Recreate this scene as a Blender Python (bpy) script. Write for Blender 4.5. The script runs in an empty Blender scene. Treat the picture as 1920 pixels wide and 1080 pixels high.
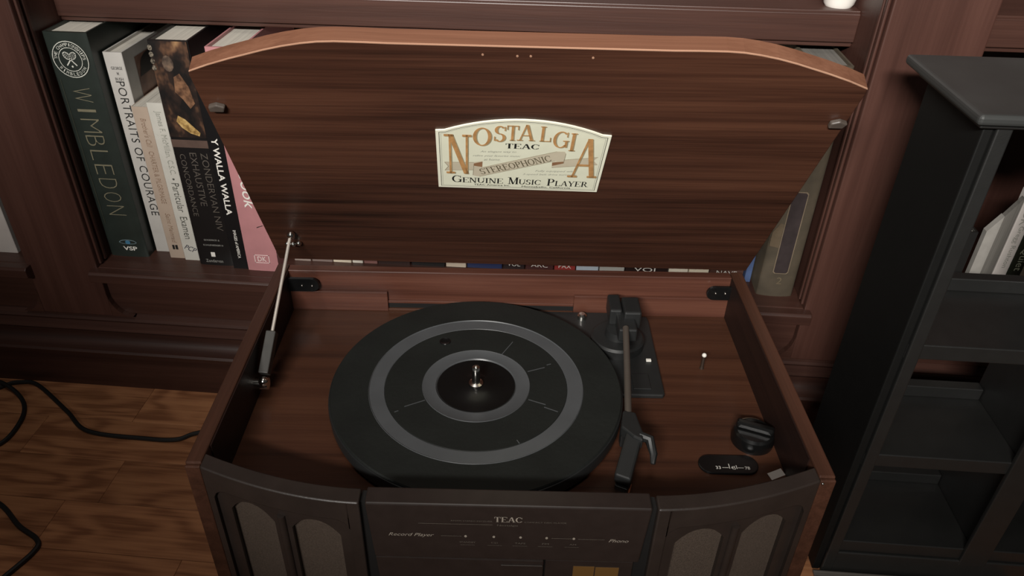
import bpy, math, random
import numpy as np
from mathutils import Vector, Matrix
random.seed(7)
R = math.radians
SC = bpy.context.scene
COL = SC.collection

# ------------------------------------------------------------------ camera
cam_d = bpy.data.cameras.new('camera'); cam = bpy.data.objects.new('camera', cam_d); COL.objects.link(cam)
yaw, pitch, roll = R(5.05), R(34.08), -0.0087
rt = Vector((math.cos(yaw), math.sin(yaw), 0)); yf = Vector((-math.sin(yaw), math.cos(yaw), 0))
fw = yf * math.cos(pitch) - Vector((0, 0, 1)) * math.sin(pitch); dn = fw.cross(rt)
r2 = rt * math.cos(roll) + dn * math.sin(roll); d2 = -rt * math.sin(roll) + dn * math.cos(roll)
m = Matrix((r2, -d2, -fw)).transposed().to_4x4(); m.translation = (0, 0, 0.69)
cam.matrix_world = m
cam_d.sensor_width = 36; cam_d.lens = 1436.99 / 1920 * 36
cam_d.shift_x = (960 - 916.93) / 1920; cam_d.shift_y = (538.3 - 540) / 1920
cam_d.clip_start = 0.02
SC.camera = cam

# ------------------------------------------------------------------ light, world, exposure
W = bpy.data.worlds.new('world'); SC.world = W; W.use_nodes = True
bgn = W.node_tree.nodes['Background']; bgn.inputs[0].default_value = (1.0, 0.93, 0.86, 1); bgn.inputs[1].default_value = 0.03

def lamp(name, kind, loc, target, energy, color, **kw):
    d = bpy.data.lights.new(name, kind); o = bpy.data.objects.new(name, d); COL.objects.link(o)
    o.location = loc; d.energy = energy; d.color = color
    o.rotation_euler = (Vector(target) - Vector(loc)).to_track_quat('-Z', 'Y').to_euler()
    for k, v in kw.items(): setattr(d, k, v)
    return o
# the room's lamp, behind and above the photographer
lamp('room_lamp', 'AREA', (-0.33, -1.15, 1.42), (0.10, 0.80, 0.97), 15.8, (1.0, 0.965, 0.915), shape='RECTANGLE', size=0.6, size_y=0.12, spread=R(60))
lamp('ceiling_lamp', 'AREA', (-0.05, -0.05, 2.2), (-0.05, 0.5, 0.3), 4.4, (1.0, 0.95, 0.88), size=0.4)

SC.view_settings.view_transform = 'Standard'
SC.view_settings.look = 'None'
SC.view_settings.gamma = 1
SC.view_settings.use_curve_mapping = False
SC.view_settings.exposure = 0.0

# ------------------------------------------------------------------ materials
def lin(c):
    return tuple(((v / 255) / 12.92 if v / 255 <= 0.04045 else ((v / 255 + 0.055) / 1.055) ** 2.4) for v in c)

def base_mat(name):
    mt = bpy.data.materials.new(name); mt.use_nodes = True
    nt = mt.node_tree; b = nt.nodes['Principled BSDF']
    return mt, nt, b

def N(nt, t, **kw):
    n = nt.nodes.new(t)
    for k, v in kw.items():
        if k in n.inputs: n.inputs[k].default_value = v
        else: setattr(n, k, v)
    return n

def ramp(nt, stops):
    n = nt.nodes.new('ShaderNodeValToRGB'); e = n.color_ramp.elements
    while len(e) < len(stops): e.new(0.5)
    for i, (p, c) in enumerate(stops):
        e[i].position = p; e[i].color = (*c, 1)
    return n

def plain(name, rgb, rough=0.5, metal=0.0, noise=0.12, nscale=90, bump=0.0, spec=0.5):
    """sRGB colour with a faint mottling and optional fine relief"""
    mt, nt, b = base_mat(name); c = lin(rgb)
    tc = N(nt, 'ShaderNodeTexCoord'); nz = N(nt, 'ShaderNodeTexNoise', Scale=nscale, Detail=4.0)
    nt.links.new(tc.outputs['Object'], nz.inputs['Vector'])
    rp = ramp(nt, [(0.3, tuple(v * (1 - noise) for v in c)), (0.7, tuple(min(1, v * (1 + noise)) for v in c))])
    nt.links.new(nz.outputs['Fac'], rp.inputs['Fac']); nt.links.new(rp.outputs['Color'], b.inputs['Base Color'])
    b.inputs['Roughness'].default_value = rough; b.inputs['Metallic'].default_value = metal
    b.inputs['Specular IOR Level'].default_value = spec
    if bump:
        bp = N(nt, 'ShaderNodeBump', Strength=bump, Distance=0.0006)
        nz2 = N(nt, 'ShaderNodeTexNoise', Scale=nscale * 12, Detail=2.0)
        nt.links.new(tc.outputs['Object'], nz2.inputs['Vector'])
        nt.links.new(nz2.outputs['Fac'], bp.inputs['Height']); nt.links.new(bp.outputs['Normal'], b.inputs['Normal'])
    return mt

def wood(name, dark, mid, light, axis='x', freq=70, rough=0.42, bump=0.25, per_object=False, spec=0.4, lo=0.34, hi=0.66):
    mt, nt, b = base_mat(name)
    tc = N(nt, 'ShaderNodeTexCoord'); vec = tc.outputs['Object']
    if per_object:
        oi = N(nt, 'ShaderNodeObjectInfo'); mul = N(nt, 'ShaderNodeVectorMath', operation='SCALE')
        comb = N(nt, 'ShaderNodeCombineXYZ')
        for k in range(3): nt.links.new(oi.outputs['Random'], comb.inputs[k])
        nt.links.new(comb.outputs[0], mul.inputs[0]); mul.inputs['Scale'].default_value = 13.0
        ad = N(nt, 'ShaderNodeVectorMath', operation='ADD')
        nt.links.new(vec, ad.inputs[0]); nt.links.new(mul.outputs[0], ad.inputs[1]); vec = ad.outputs[0]
    def mp(al, ac):
        s = {'x': (al, ac, ac), 'y': (ac, al, ac), 'z': (ac, ac, al)}[axis]
        n = N(nt, 'ShaderNodeMapping'); n.inputs['Scale'].default_value = s
        nt.links.new(vec, n.inputs['Vector']); return n.outputs[0]
    n0 = N(nt, 'ShaderNodeTexNoise', Scale=1.0, Detail=2.0); nt.links.new(mp(2.2, 9), n0.inputs['Vector'])
    n1 = N(nt, 'ShaderNodeTexNoise', Scale=1.0, Detail=5.0, Roughness=0.62, Distortion=0.35); nt.links.new(mp(1.6, freq), n1.inputs['Vector'])
    n2 = N(nt, 'ShaderNodeTexNoise', Scale=1.0, Detail=3.0); nt.links.new(mp(14, freq * 9), n2.inputs['Vector'])
    a = N(nt, 'ShaderNodeMath', operation='MULTIPLY_ADD'); nt.links.new(n0.outputs['Fac'], a.inputs[0]); a.inputs[1].default_value = 0.35
    s1 = N(nt, 'ShaderNodeMath', operation='MULTIPLY'); nt.links.new(n1.outputs['Fac'], s1.inputs[0]); s1.inputs[1].default_value = 0.5
    nt.links.new(s1.outputs[0], a.inputs[2])
    a2 = N(nt, 'ShaderNodeMath', operation='MULTIPLY_ADD'); nt.links.new(n2.outputs['Fac'], a2.inputs[0]); a2.inputs[1].default_value = 0.15
    nt.links.new(a.outputs[0], a2.inputs[2])
    rp = ramp(nt, [(lo, lin(dark)), ((lo + hi) / 2, lin(mid)), (hi, lin(light))]); nt.links.new(a2.outputs[0], rp.inputs['Fac'])
    nt.links.new(rp.outputs['Color'], b.inputs['Base Color'])
    b.inputs['Roughness'].default_value = rough; b.inputs['Specular IOR Level'].default_value = spec
    bp = N(nt, 'ShaderNodeBump', Strength=bump, Distance=0.0004); nt.links.new(n2.outputs['Fac'], bp.inputs['Height'])
    nt.links.new(bp.outputs['Normal'], b.inputs['Normal'])
    return mt

def oak(name):
    """floor oak with cathedral figure, every plank its own"""
    mt, nt, b = base_mat(name)
    tc = N(nt, 'ShaderNodeTexCoord'); oi = N(nt, 'ShaderNodeObjectInfo')
    comb = N(nt, 'ShaderNodeCombineXYZ')
    for k, sc in enumerate((17.0, 5.0, 3.0)):
        mu = N(nt, 'ShaderNodeMath', operation='MULTIPLY'); nt.links.new(oi.outputs['Random'], mu.inputs[0]); mu.inputs[1].default_value = sc
        nt.links.new(mu.outputs[0], comb.inputs[k])
    ad = N(nt, 'ShaderNodeVectorMath', operation='ADD'); nt.links.new(tc.outputs['Object'], ad.inputs[0]); nt.links.new(comb.outputs[0], ad.inputs[1])
    def mp(s):
        n = N(nt, 'ShaderNodeMapping'); n.inputs['Scale'].default_value = s; nt.links.new(ad.outputs[0], n.inputs['Vector']); return n.outputs[0]
    nw = N(nt, 'ShaderNodeTexNoise', Scale=1.0, Detail=2.0, Roughness=0.5); nt.links.new(mp((4.5, 17, 1)), nw.inputs['Vector'])
    mul = N(nt, 'ShaderNodeMath', operation='MULTIPLY'); nt.links.new(nw.outputs['Fac'], mul.inputs[0]); mul.inputs[1].default_value = 48.0
    sn = N(nt, 'ShaderNodeMath', operation='SINE'); nt.links.new(mul.outputs[0], sn.inputs[0])
    fi = N(nt, 'ShaderNodeTexNoise', Scale=1.0, Detail=5.0, Roughness=0.65); nt.links.new(mp((9, 260, 1)), fi.inputs['Vector'])
    a = N(nt, 'ShaderNodeMath', operation='MULTIPLY_ADD'); nt.links.new(sn.outputs[0], a.inputs[0]); a.inputs[1].default_value = 0.15
    nt.links.new(fi.outputs['Fac'], a.inputs[2])
    c0 = lin((132, 86, 58)); c1 = lin((162, 110, 76)); c2 = lin((178, 124, 86))
    rp = ramp(nt, [(0.3, c0), (0.52, c1), (0.72, c2)]); nt.links.new(a.outputs[0], rp.inputs['Fac'])
    hs = N(nt, 'ShaderNodeHueSaturation'); nt.links.new(rp.outputs['Color'], hs.inputs['Color'])
    mr = N(nt, 'ShaderNodeMapRange'); nt.links.new(oi.outputs['Random'], mr.inputs['Value']); mr.inputs['To Min'].default_value = 0.88; mr.inputs['To Max'].default_value = 1.1
    nt.links.new(mr.outputs[0], hs.inputs['Value']); nt.links.new(hs.outputs[0], b.inputs['Base Color'])
    b.inputs['Roughness'].default_value = 0.5; b.inputs['Specular IOR Level'].default_value = 0.25
    bp = N(nt, 'ShaderNodeBump', Strength=0.2, Distance=0.0004); nt.links.new(fi.outputs['Fac'], bp.inputs['Height']); nt.links.new(bp.outputs['Normal'], b.inputs['Normal'])
    return mt

def painting(name, stops, scale, stretch=(1, 1, 1)):
    mt, nt, b = base_mat(name)
    tc = N(nt, 'ShaderNodeTexCoord'); mp = N(nt, 'ShaderNodeMapping'); mp.inputs['Scale'].default_value = stretch
    nt.links.new(tc.outputs['Object'], mp.inputs['Vector'])
    nz = N(nt, 'ShaderNodeTexNoise', Scale=scale, Detail=3.0, Roughness=0.55); nt.links.new(mp.outputs[0], nz.inputs['Vector'])
    rp = ramp(nt, [(p, lin(c)) for p, c in stops]); nt.links.new(nz.outputs['Fac'], rp.inputs['Fac'])
    nt.links.new(rp.outputs['Color'], b.inputs['Base Color']); b.inputs['Roughness'].default_value = 0.4
    return mt

def pages_mat(name, rgb, axis='x', freq=1500):
    mt, nt, b = base_mat(name); c = lin(rgb)
    tc = N(nt, 'ShaderNodeTexCoord'); mp = N(nt, 'ShaderNodeMapping'); mp.inputs['Scale'].default_value = (freq, 8, 8)
    nt.links.new(tc.outputs['Object'], mp.inputs['Vector'])
    nz = N(nt, 'ShaderNodeTexNoise', Scale=1.0, Detail=2.0); nt.links.new(mp.outputs[0], nz.inputs['Vector'])
    rp = ramp(nt, [(0.3, tuple(v * 0.7 for v in c)), (0.7, c)]); nt.links.new(nz.outputs['Fac'], rp.inputs['Fac'])
    nt.links.new(rp.outputs['Color'], b.inputs['Base Color']); b.inputs['Roughness'].default_value = 0.85
    return mt

M = dict(
    shelf_x=wood('bookcase_wood_along', (48, 29, 24), (63, 40, 33), (76, 50, 42), 'x', 60, 0.40),
    shelf_z=wood('bookcase_wood_upright', (54, 32, 26), (68, 43, 36), (80, 53, 45), 'z', 45, 0.42),
    lid=wood('player_veneer', (30, 17, 12), (62, 37, 27), (84, 53, 39), 'x', 75, 0.40, lo=0.38, hi=0.62),
    deck=wood('player_deck_veneer', (46, 26, 18), (70, 42, 29), (84, 53, 37), 'x', 70, 0.42),
    player_y=wood('player_veneer_depth', (46, 27, 20), (66, 41, 30), (84, 53, 40), 'y', 75, 0.42),
    rail=wood('player_rail_veneer', (50, 28, 21), (84, 50, 39), (104, 66, 52), 'x', 75, 0.40),
    lining=wood('dark_inner_lining', (20, 11, 9), (32, 17, 13), (42, 24, 18), 'y', 75, 0.5),
    edge=wood('highlight_and_pin_wood', (140, 104, 84), (160, 122, 100), (176, 138, 114), 'x', 60, 0.45),  # pale tone stands for the lid edge highlight; the pins share it
    edge_face=wood('lit_lid_edge_veneer', (80, 51, 37), (103, 68, 51), (120, 83, 64), 'x', 80, 0.45),
    front=plain('player_front_lacquer', (46, 38, 34), 0.42, noise=0.15, nscale=40, bump=0.15),
    front_gloss=plain('control_panel_lacquer', (44, 36, 33), 0.35, noise=0.1),
    dark=plain('shadow_gap_black', (14, 12, 11), 0.7),
    cloth=plain('speaker_cloth', (88, 76, 67), 0.95, noise=0.2, nscale=900, bump=0.6, spec=0.1),
    oak=oak('floor_oak'),
    sub=plain('floor_underlay', (30, 22, 16), 0.9),
    blk_wood=plain('black_painted_wood', (27, 27, 26), 0.42, noise=0.1, nscale=60, bump=0.1, spec=0.9),
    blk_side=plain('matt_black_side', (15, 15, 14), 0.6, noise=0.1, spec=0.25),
    blk_plastic=plain('black_plastic', (33, 34, 34), 0.45, noise=0.08),
    blk_gloss=plain('black_gloss_plastic', (16, 16, 16), 0.22, noise=0.05),
    rubber=plain('platter_rubber', (27, 29, 27), 0.62, noise=0.16, nscale=24, bump=0.35, spec=0.3),
    ring=plain('platter_ring_plastic', (78, 80, 82), 0.36, noise=0.08, nscale=30),
    arm=plain('grey_arm_metal', (112, 104, 96), 0.38, metal=0.55, noise=0.05),
    chrome=plain('chrome', (230, 228, 222), 0.12, metal=1.0, noise=0.02),
    steel=plain('brushed_steel', (196, 190, 182), 0.28, metal=1.0, noise=0.05),
    plaque=plain('plaque_cream', (226, 224, 204), 0.45, noise=0.02),
    plaque_in=plain('plaque_field', (216, 216, 194), 0.5, noise=0.03),
    gold=plain('plaque_gold_print', (176, 132, 84), 0.5, noise=0.2, nscale=200),
    ink=plain('black_print', (22, 22, 20), 0.6, noise=0.0),
    slate=plain('slate_grey_print', (84, 82, 80), 0.6, noise=0.0),
    greyink=plain('grey_print', (150, 150, 140), 0.6, noise=0.0),
    ribbon=plain('plaque_ribbon_print', (190, 180, 158), 0.5, noise=0.05, nscale=60),
    ribbon_dk=plain('plaque_ribbon_fold', (136, 100, 72), 0.5, noise=0.1),
    browink=plain('brown_print', (92, 84, 64), 0.6, noise=0.0),
    panelink=plain('pale_panel_print', (150, 140, 128), 0.5, noise=0.1),
    panelink_dim=plain('dim_panel_print', (92, 84, 76), 0.5, noise=0.1),
    white=plain('white_paint', (226, 222, 214), 0.5, noise=0.03),
    paper=plain('white_paper', (206, 198, 192), 0.7, noise=0.04),
    cord=plain('black_cord_rubber', (18, 16, 15), 0.6),
    wall=plain('dark_wall_paint', (60, 44, 38), 0.8),
    pages=pages_mat('page_edges', (206, 200, 188)),
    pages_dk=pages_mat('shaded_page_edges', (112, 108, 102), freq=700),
    rub_clear=plain('clear_rubber', (74, 66, 60), 0.4),
    greystrip=plain('grey_metal_strip', (118, 112, 106), 0.42, metal=0.3, noise=0.06),
)
def book_mat(name, rgb, rough=0.42, noise=0.06): return plain('book_' + name, rgb, rough, noise=noise, nscale=50)

# amber dial, lit from inside
amb, nt_, b_ = base_mat('amber_dial'); b_.inputs['Base Color'].default_value = (*lin((84, 60, 30)), 1)
b_.inputs['Emission Color'].default_value = (*lin((200, 140, 66)), 1); b_.inputs['Emission Strength'].default_value = 0.05

# ------------------------------------------------------------------ geometry helpers
class G:
    def __init__(s): s.v = []; s.f = []
    def add(s, vs, fs, m=None):
        k = len(s.v)
        s.v += [tuple(m @ Vector(v)) if m else tuple(v) for v in vs]
        s.f += [tuple(i + k for i in f) for f in fs]
        return s
    def box(s, a, b, m=None):
        x0, y0, z0 = a; x1, y1, z1 = b
        return s.add([(x0, y0, z0), (x1, y0, z0), (x1, y1, z0), (x0, y1, z0), (x0, y0, z1), (x1, y0, z1), (x1, y1, z1), (x0, y1, z1)],
                     [(0, 3, 2, 1), (4, 5, 6, 7), (0, 1, 5, 4), (1, 2, 6, 5), (2, 3, 7, 6), (3, 0, 4, 7)], m)
    def prism(s, poly, h0, h1, m=None):
        """poly: (u, v) counter-clockwise, extruded along the third axis"""
        n = len(poly)
        vs = [(x, y, h0) for x, y in poly] + [(x, y, h1) for x, y in poly]
        fs = [tuple(reversed(range(n))), tuple(range(n, 2 * n))] + [(i, (i + 1) % n, n + (i + 1) % n, n + i) for i in range(n)]
        return s.add(vs, fs, m)
    def cyl(s, c, r, h0, h1, n=28, m=None, r1=None):
        r1 = r if r1 is None else r1
        vs = [(c[0] + r * math.cos(2 * math.pi * i / n), c[1] + r * math.sin(2 * math.pi * i / n), h0) for i in range(n)]
        vs += [(c[0] + r1 * math.cos(2 * math.pi * i / n), c[1] + r1 * math.sin(2 * math.pi * i / n), h1) for i in range(n)]
        fs = [tuple(reversed(range(n))), tuple(range(n, 2 * n))] + [(i, (i + 1) % n, n + (i + 1) % n, n + i) for i in range(n)]
        return s.add(vs, fs, m)
    def lathe(s, prof, c=(0, 0, 0), n=96, m=None):
        vs = []; fs = []
        for (r, z) in prof:
            for i in range(n):
                a = 2 * math.pi * i / n; vs.append((c[0] + r * math.cos(a), c[1] + r * math.sin(a), c[2] + z))
        for k in range(len(prof) - 1):
            for i in range(n):
                j = (i + 1) % n
                fs.append((k * n + i, k * n + j, (k + 1) * n + j, (k + 1) * n + i))
        return s.add(vs, fs, m)
    def tube(s, pts, r, n=10, m=None, cap=True):
        pts = [Vector(p) for p in pts]; vs = []; fs = []
        up = Vector((0, 0, 1))
        for i, p in enumerate(pts):
            t = (pts[min(i + 1, len(pts) - 1)] - pts[max(i - 1, 0)]).normalized()
            u = t.cross(up)
            if u.length < 1e-4: u = t.cross(Vector((1, 0, 0)))
            u.normalize(); w = u.cross(t)
            rr = r[i] if isinstance(r, (list, tuple)) else r
            for k in range(n):
                a = 2 * math.pi * k / n; vs.append(tuple(p + (u * math.cos(a) + w * math.sin(a)) * rr))
        for i in range(len(pts) - 1):
            for k in range(n):
                j = (k + 1) % n
                fs.append((i * n + k, i * n + j, (i + 1) * n + j, (i + 1) * n + k))
        if cap:
            fs.append(tuple(range(n))); fs.append(tuple(reversed(range((len(pts) - 1) * n, len(pts) * n))))
        return s.add(vs, fs, m)
    def ball(s, c, r, m=None, n=14):
        prof = [(r * math.sin(math.pi * i / 8), -r * math.cos(math.pi * i / 8)) for i in range(9)]
        prof[0] = (1e-5, -r); prof[-1] = (1e-5, r)
        return s.lathe(prof, c, n, m)
    def poly(s, pts, m=None): return s.add(pts, [tuple(range(len(pts)))], m)

def part(name, g, mat, parent=None, bevel=0.0, smooth=False, label=None, seg=2):
    me = bpy.data.meshes.new(name); me.from_pydata(g.v, [], g.f); me.update()
    me.materials.append(mat)
    import bmesh
    bm = bmesh.new(); bm.from_mesh(me); bmesh.ops.recalc_face_normals(bm, faces=bm.faces); bm.to_mesh(me); bm.free()
    if smooth:
        for p in me.polygons: p.use_smooth = True
        try: me.set_sharp_from_angle(angle=R(35))
        except Exception: pass
    o = bpy.data.objects.new(name, me); COL.objects.link(o)
    if parent: o.parent = parent
    if bevel:
        b = o.modifiers.new('bevel', 'BEVEL'); b.width = bevel; b.segments = seg; b.limit_method = 'ANGLE'; b.angle_limit = R(40)
    if label: o['label'] = label
    return o

def flat(name, g, mat, parent, label=None):
    """thin print: faces only, keep their order"""
    me = bpy.data.meshes.new(name); me.from_pydata(g.v, [], g.f); me.update(); me.materials.append(mat)
    o = bpy.data.objects.new(name, me); COL.objects.link(o)
    if parent: o.parent = parent
    if label: o['label'] = label
    return o

def thing(name, label, cat, loc=(0, 0, 0), rotz=0.0, group=None, roty=0.0):
    o = bpy.data.objects.new(name, None); COL.objects.link(o); o.empty_display_size = 0.05
    o.location = loc; o.rotation_euler = (0, roty, rotz); o['label'] = label; o['category'] = cat
    if group: o['group'] = group
    return o

def structure(o): o['kind'] = 'structure'; return o

# letters from Blender's own font, as flat meshes
_txt = {}
def text_polys(body, shear=0.0, offset=0.0, space=1.0):
    key = (body, shear, offset, space)
    if key in _txt: return _txt[key]
    c = bpy.data.curves.new('t', 'FONT'); c.body = body; c.size = 1; c.shear = shear; c.offset = offset; c.space_character = space; c.resolution_u = 3
    o = bpy.data.objects.new('t', c); COL.objects.link(o)
    dg = bpy.context.evaluated_depsgraph_get(); dg.update()
    me = bpy.data.meshes.new_from_object(o.evaluated_get(dg))
    vs = [tuple(v.co) for v in me.vertices]; fs = [tuple(p.vertices) for p in me.polygons]
    bpy.data.objects.remove(o); bpy.data.curves.remove(c); bpy.data.meshes.remove(me)
    xs = [v[0] for v in vs]; ys = [v[1] for v in vs]
    _txt[key] = (vs, fs, min(xs), max(xs), min(ys), max(ys)); return _txt[key]

def put_text(g, body, w, h, m, **kw):
    """text stretched to w x h, centred on m's origin, in m's xy plane"""
    vs, fs, x0, x1, y0, y1 = text_polys(body, **kw)
    g.add([((v[0] - (x0 + x1) / 2) * w / (x1 - x0), (v[1] - (y0 + y1) / 2) * h / (y1 - y0), 0) for v in vs], fs, m)

def basis(origin, xd, yd):
    xd = Vector(xd).normalized(); yd = Vector(yd).normalized(); zd = xd.cross(yd)
    m = Matrix((xd, yd, zd)).transposed().to_4x4(); m.translation = Vector(origin); return m

# ---- a small Roman alphabet with serifs, for the engraved lettering
T_, t_ = 0.17, 0.06
GL = {
 'A': (.98, [('l', .13, 0, .47, 1, .07), ('l', .84, 0, .50, 1, .17), ('h', .25, .70, .33), ('s', .13, 0), ('s', .84, 0)]),
 'C': (.92, [('a', .50, .5, .46, .5, 48, 318), ('l', .83, .66, .83, .95, .055), ('l', .83, .10, .83, .28, .04)]),
 'E': (.86, [('l', .21, 0, .21, 1, T_), ('h', .2, .77, .975), ('h', .2, .56, .52), ('h', .2, .80, .025), ('l', .76, .76, .76, 1, .05), ('l', .79, 0, .79, .26, .05), ('l', .56, .42, .56, .62, .045), ('s', .21, 0), ('s', .21, 1)]),
 'G': (.98, [('a', .50, .5, .46, .5, 48, 318), ('l', .83, .66, .83, .95, .055), ('l', .82, .04, .82, .42, .14), ('h', .62, .96, .43)]),
 'H': (1.0, [('l', .20, 0, .20, 1, T_), ('l', .80, 0, .80, 1, T_), ('h', .2, .8, .5), ('s', .2, 0), ('s', .2, 1), ('s', .8, 0), ('s', .8, 1)]),
 'I': (.46, [('l', .23, 0, .23, 1, T_), ('s', .23, 0), ('s', .23, 1)]),
 'L': (.80, [('l', .21, 0, .21, 1, T_), ('h', .2, .75, .025), ('l', .74, 0, .74, .28, .05), ('s', .21, 0), ('s', .21, 1)]),
 'M': (1.1, [('l', .17, 0, .17, 1, .07), ('l', .55, 0, .20, 1, .17), ('l', .55, 0, .88, 1, .06), ('l', .92, 0, .92, 1, T_), ('s', .17, 0), ('s', .92, 0), ('s', .14, 1), ('s', .95, 1)]),
 'N': (1.0, [('l', .18, 0, .18, 1, .08), ('l', .80, 0, .20, 1, .18), ('l', .82, 0, .82, 1, .08), ('s', .18, 0), ('s', .13, 1), ('s', .82, 1)]),
 'O': (1.0, [('a', .50, .5, .46, .5, 0, 360)]),
 'P': (.82, [('l', .21, 0, .21, 1, T_), ('a', .42, .73, .34, .27, -90, 90), ('h', .2, .44, .975), ('h', .2, .44, .48), ('s', .21, 0), ('s', .21, 1)]),
 'R': (.94, [('l', .21, 0, .21, 1, T_), ('a', .42, .73, .32, .27, -90, 90), ('h', .2, .44, .975), ('h', .2, .44, .48), ('l', .82, 0, .46, .48, .17), ('s', .21, 0), ('s', .21, 1), ('s', .84, 0)]),
 'S': (.76, [('a', .37, .74, .30, .26, 35, 262), ('a', .37, .27, .33, .27, -150, 88), ('l', .65, .70, .65, .95, .055), ('l', .08, .06, .08, .33, .055)]),
 'T': (.88, [('l', .44, 0, .44, 1, T_), ('h', .06, .82, .975), ('l', .08, .72, .08, 1, .055), ('l', .80, .72, .80, 1, .055), ('s', .44, 0)]),
 'U': (1.0, [('l', .20, .34, .20, 1, T_), ('a', .495, .36, .38, .36, 180, 360), ('l', .845, .34, .845, 1, .07), ('s', .20, 1), ('s', .84, 1)]),
 'Y': (.92, [('l', .46, .45, .14, 1, T_), ('l', .48, .45, .80, 1, .07), ('l', .46, 0, .46, .5, T_), ('s', .46, 0), ('s', .14, 1), ('s', .80, 1)]),
}
def glyph(g, ch, x0, y0, w, h, m, fat=1.0):
    W0, st = GL[ch]; sx = w / W0
    P = lambda x, y: (x0 + x * sx, y0 + y * h, 0)
    for s in st:
        if s[0] == 'l':
            _, xa, ya, xb, yb, t = s; t = t * fat / 2
            g.add([P(xa - t, ya), P(xa + t, ya), P(xb + t, yb), P(xb - t, yb)], [(0, 1, 2, 3)], m)
        elif s[0] == 'h':
            _, xa, xb, y = s; g.add([P(xa, y - .026), P(xb, y - .026), P(xb, y + .026), P(xa, y + .026)], [(0, 1, 2, 3)], m)
        elif s[0] == 's':
            _, x, y = s; ya = 0 if y == 0 else .95
            g.add([P(x - .17, ya), P(x + .17, ya), P(x + .17, ya + .05), P(x - .17, ya + .05)], [(0, 1, 2, 3)], m)
        else:
            _, cx, cy, rx, ry, a0, a1 = s; n = max(8, int(abs(a1 - a0) / 12)); vs = []
            for i in range(n + 1):
                a = R(a0 + (a1 - a0) * i / n)
                vs += [P(cx + rx * math.cos(a), cy + ry * math.sin(a)), P(cx + (rx - T_ * fat) * math.cos(a), cy + (ry - t_) * math.sin(a))]
            g.add(vs, [(2 * i, 2 * i + 2, 2 * i + 3, 2 * i + 1) for i in range(n)], m)
def serif(g, word, x0, x1, y0, h, m, small=0.72, smallcaps=False, fat=1.0):
    ws = []
    for i, ch in enumerate(word):
        if ch == ' ': ws.append(.45); continue
        k = small if (smallcaps and i > 0 and word[i - 1] != ' ') else 1.0
        ws.append(GL[ch][0] * k)
    tot = sum(ws); x = x0; k = (x1 - x0) / tot
    for i, ch in enumerate(word):
        if ch != ' ':
            hh = h * small if (smallcaps and i > 0 and word[i - 1] != ' ') else h
            glyph(g, ch, x, y0, ws[i] * k, hh, m, fat)
        x += ws[i] * k

# ================================================================== SETTING
ROOM_X0, ROOM_X1 = -1.25, 1.15
floor = structure(part('floor', G().box((ROOM_X0, -0.3, -0.06), (ROOM_X1, 0.97, -0.012)), M['sub']))
floor['label'] = 'brown oak strip floor in front of the built-in bookcase'
structure(part('wall_back', G().box((ROOM_X0, 0.97, -0.06), (ROOM_X1, 1.05, 1.3)), M['wall']))
rows = [0.730 - 0.064 * k for k in range(13)]
for k in range(12):
    y1, y0 = rows[k], rows[k + 1]
    if k == 2: cuts = [ROOM_X0, -0.86, -0.489, 0.11, 0.62, ROOM_X1]
    else:
        cuts = [ROOM_X0]; x = ROOM_X0 + random.uniform(0.15, 0.5)
        while x < ROOM_X1 - 0.12: cuts.append(x); x += random.uniform(0.42, 0.78)
        cuts.append(ROOM_X1)
    for a, b in zip(cuts[:-1], cuts[1:]):
        dz = random.uniform(-0.0002, 0.0)
        part('plank', G().box((a + .0002, y0 + .0002, -0.012), (b - .0002, y1 - .0002, dz)), M['oak'], floor, bevel=0.0004, seg=1)

# ------------------------------------------------------------------ built-in bookcase
BK = thing('built_in_bookcase', 'tall reddish-brown wooden bookcase built along the back wall with moulded base', 'bookcase', (0, 0.728, 0))
Y0 = -0.728
def bx(name, a, b, mat, bevel=0.0015, label=None):
    return part(name, G().box((a[0], a[1] + Y0, a[2]), (b[0], b[1] + Y0, b[2])), mat, BK, bevel, label=label)
# moulded base
prof = [(0.0, 0.0), (0.0, 0.057), (-0.005, 0.0585), (-0.006, 0.0615), (-0.004, 0.0645), (0.002, 0.066), (0.008, 0.071), (0.011, 0.078), (0.011, 0.085), (0.006, 0.0905),
        (-0.001, 0.0935), (-0.003, 0.0965), (-0.002, 0.100), (0.003, 0.102), (0.004, 0.106), (0.0025, 0.109), (0.004, 0.1125), (0.009, 0.1155), (0.013, 0.1185), (0.04, 0.1185), (0.04, 0.0)]
g = G(); n = len(prof)
g.add([(ROOM_X0, y, z) for y, z in prof] + [(ROOM_X1, y, z) for y, z in prof],
      [tuple(range(n)), tuple(reversed(range(n, 2 * n)))] + [(i, n + i, n + (i + 1) % n, (i + 1) % n) for i in range(n)])
part('base_molding', g, M['shelf_x'], BK, smooth=True)
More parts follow.
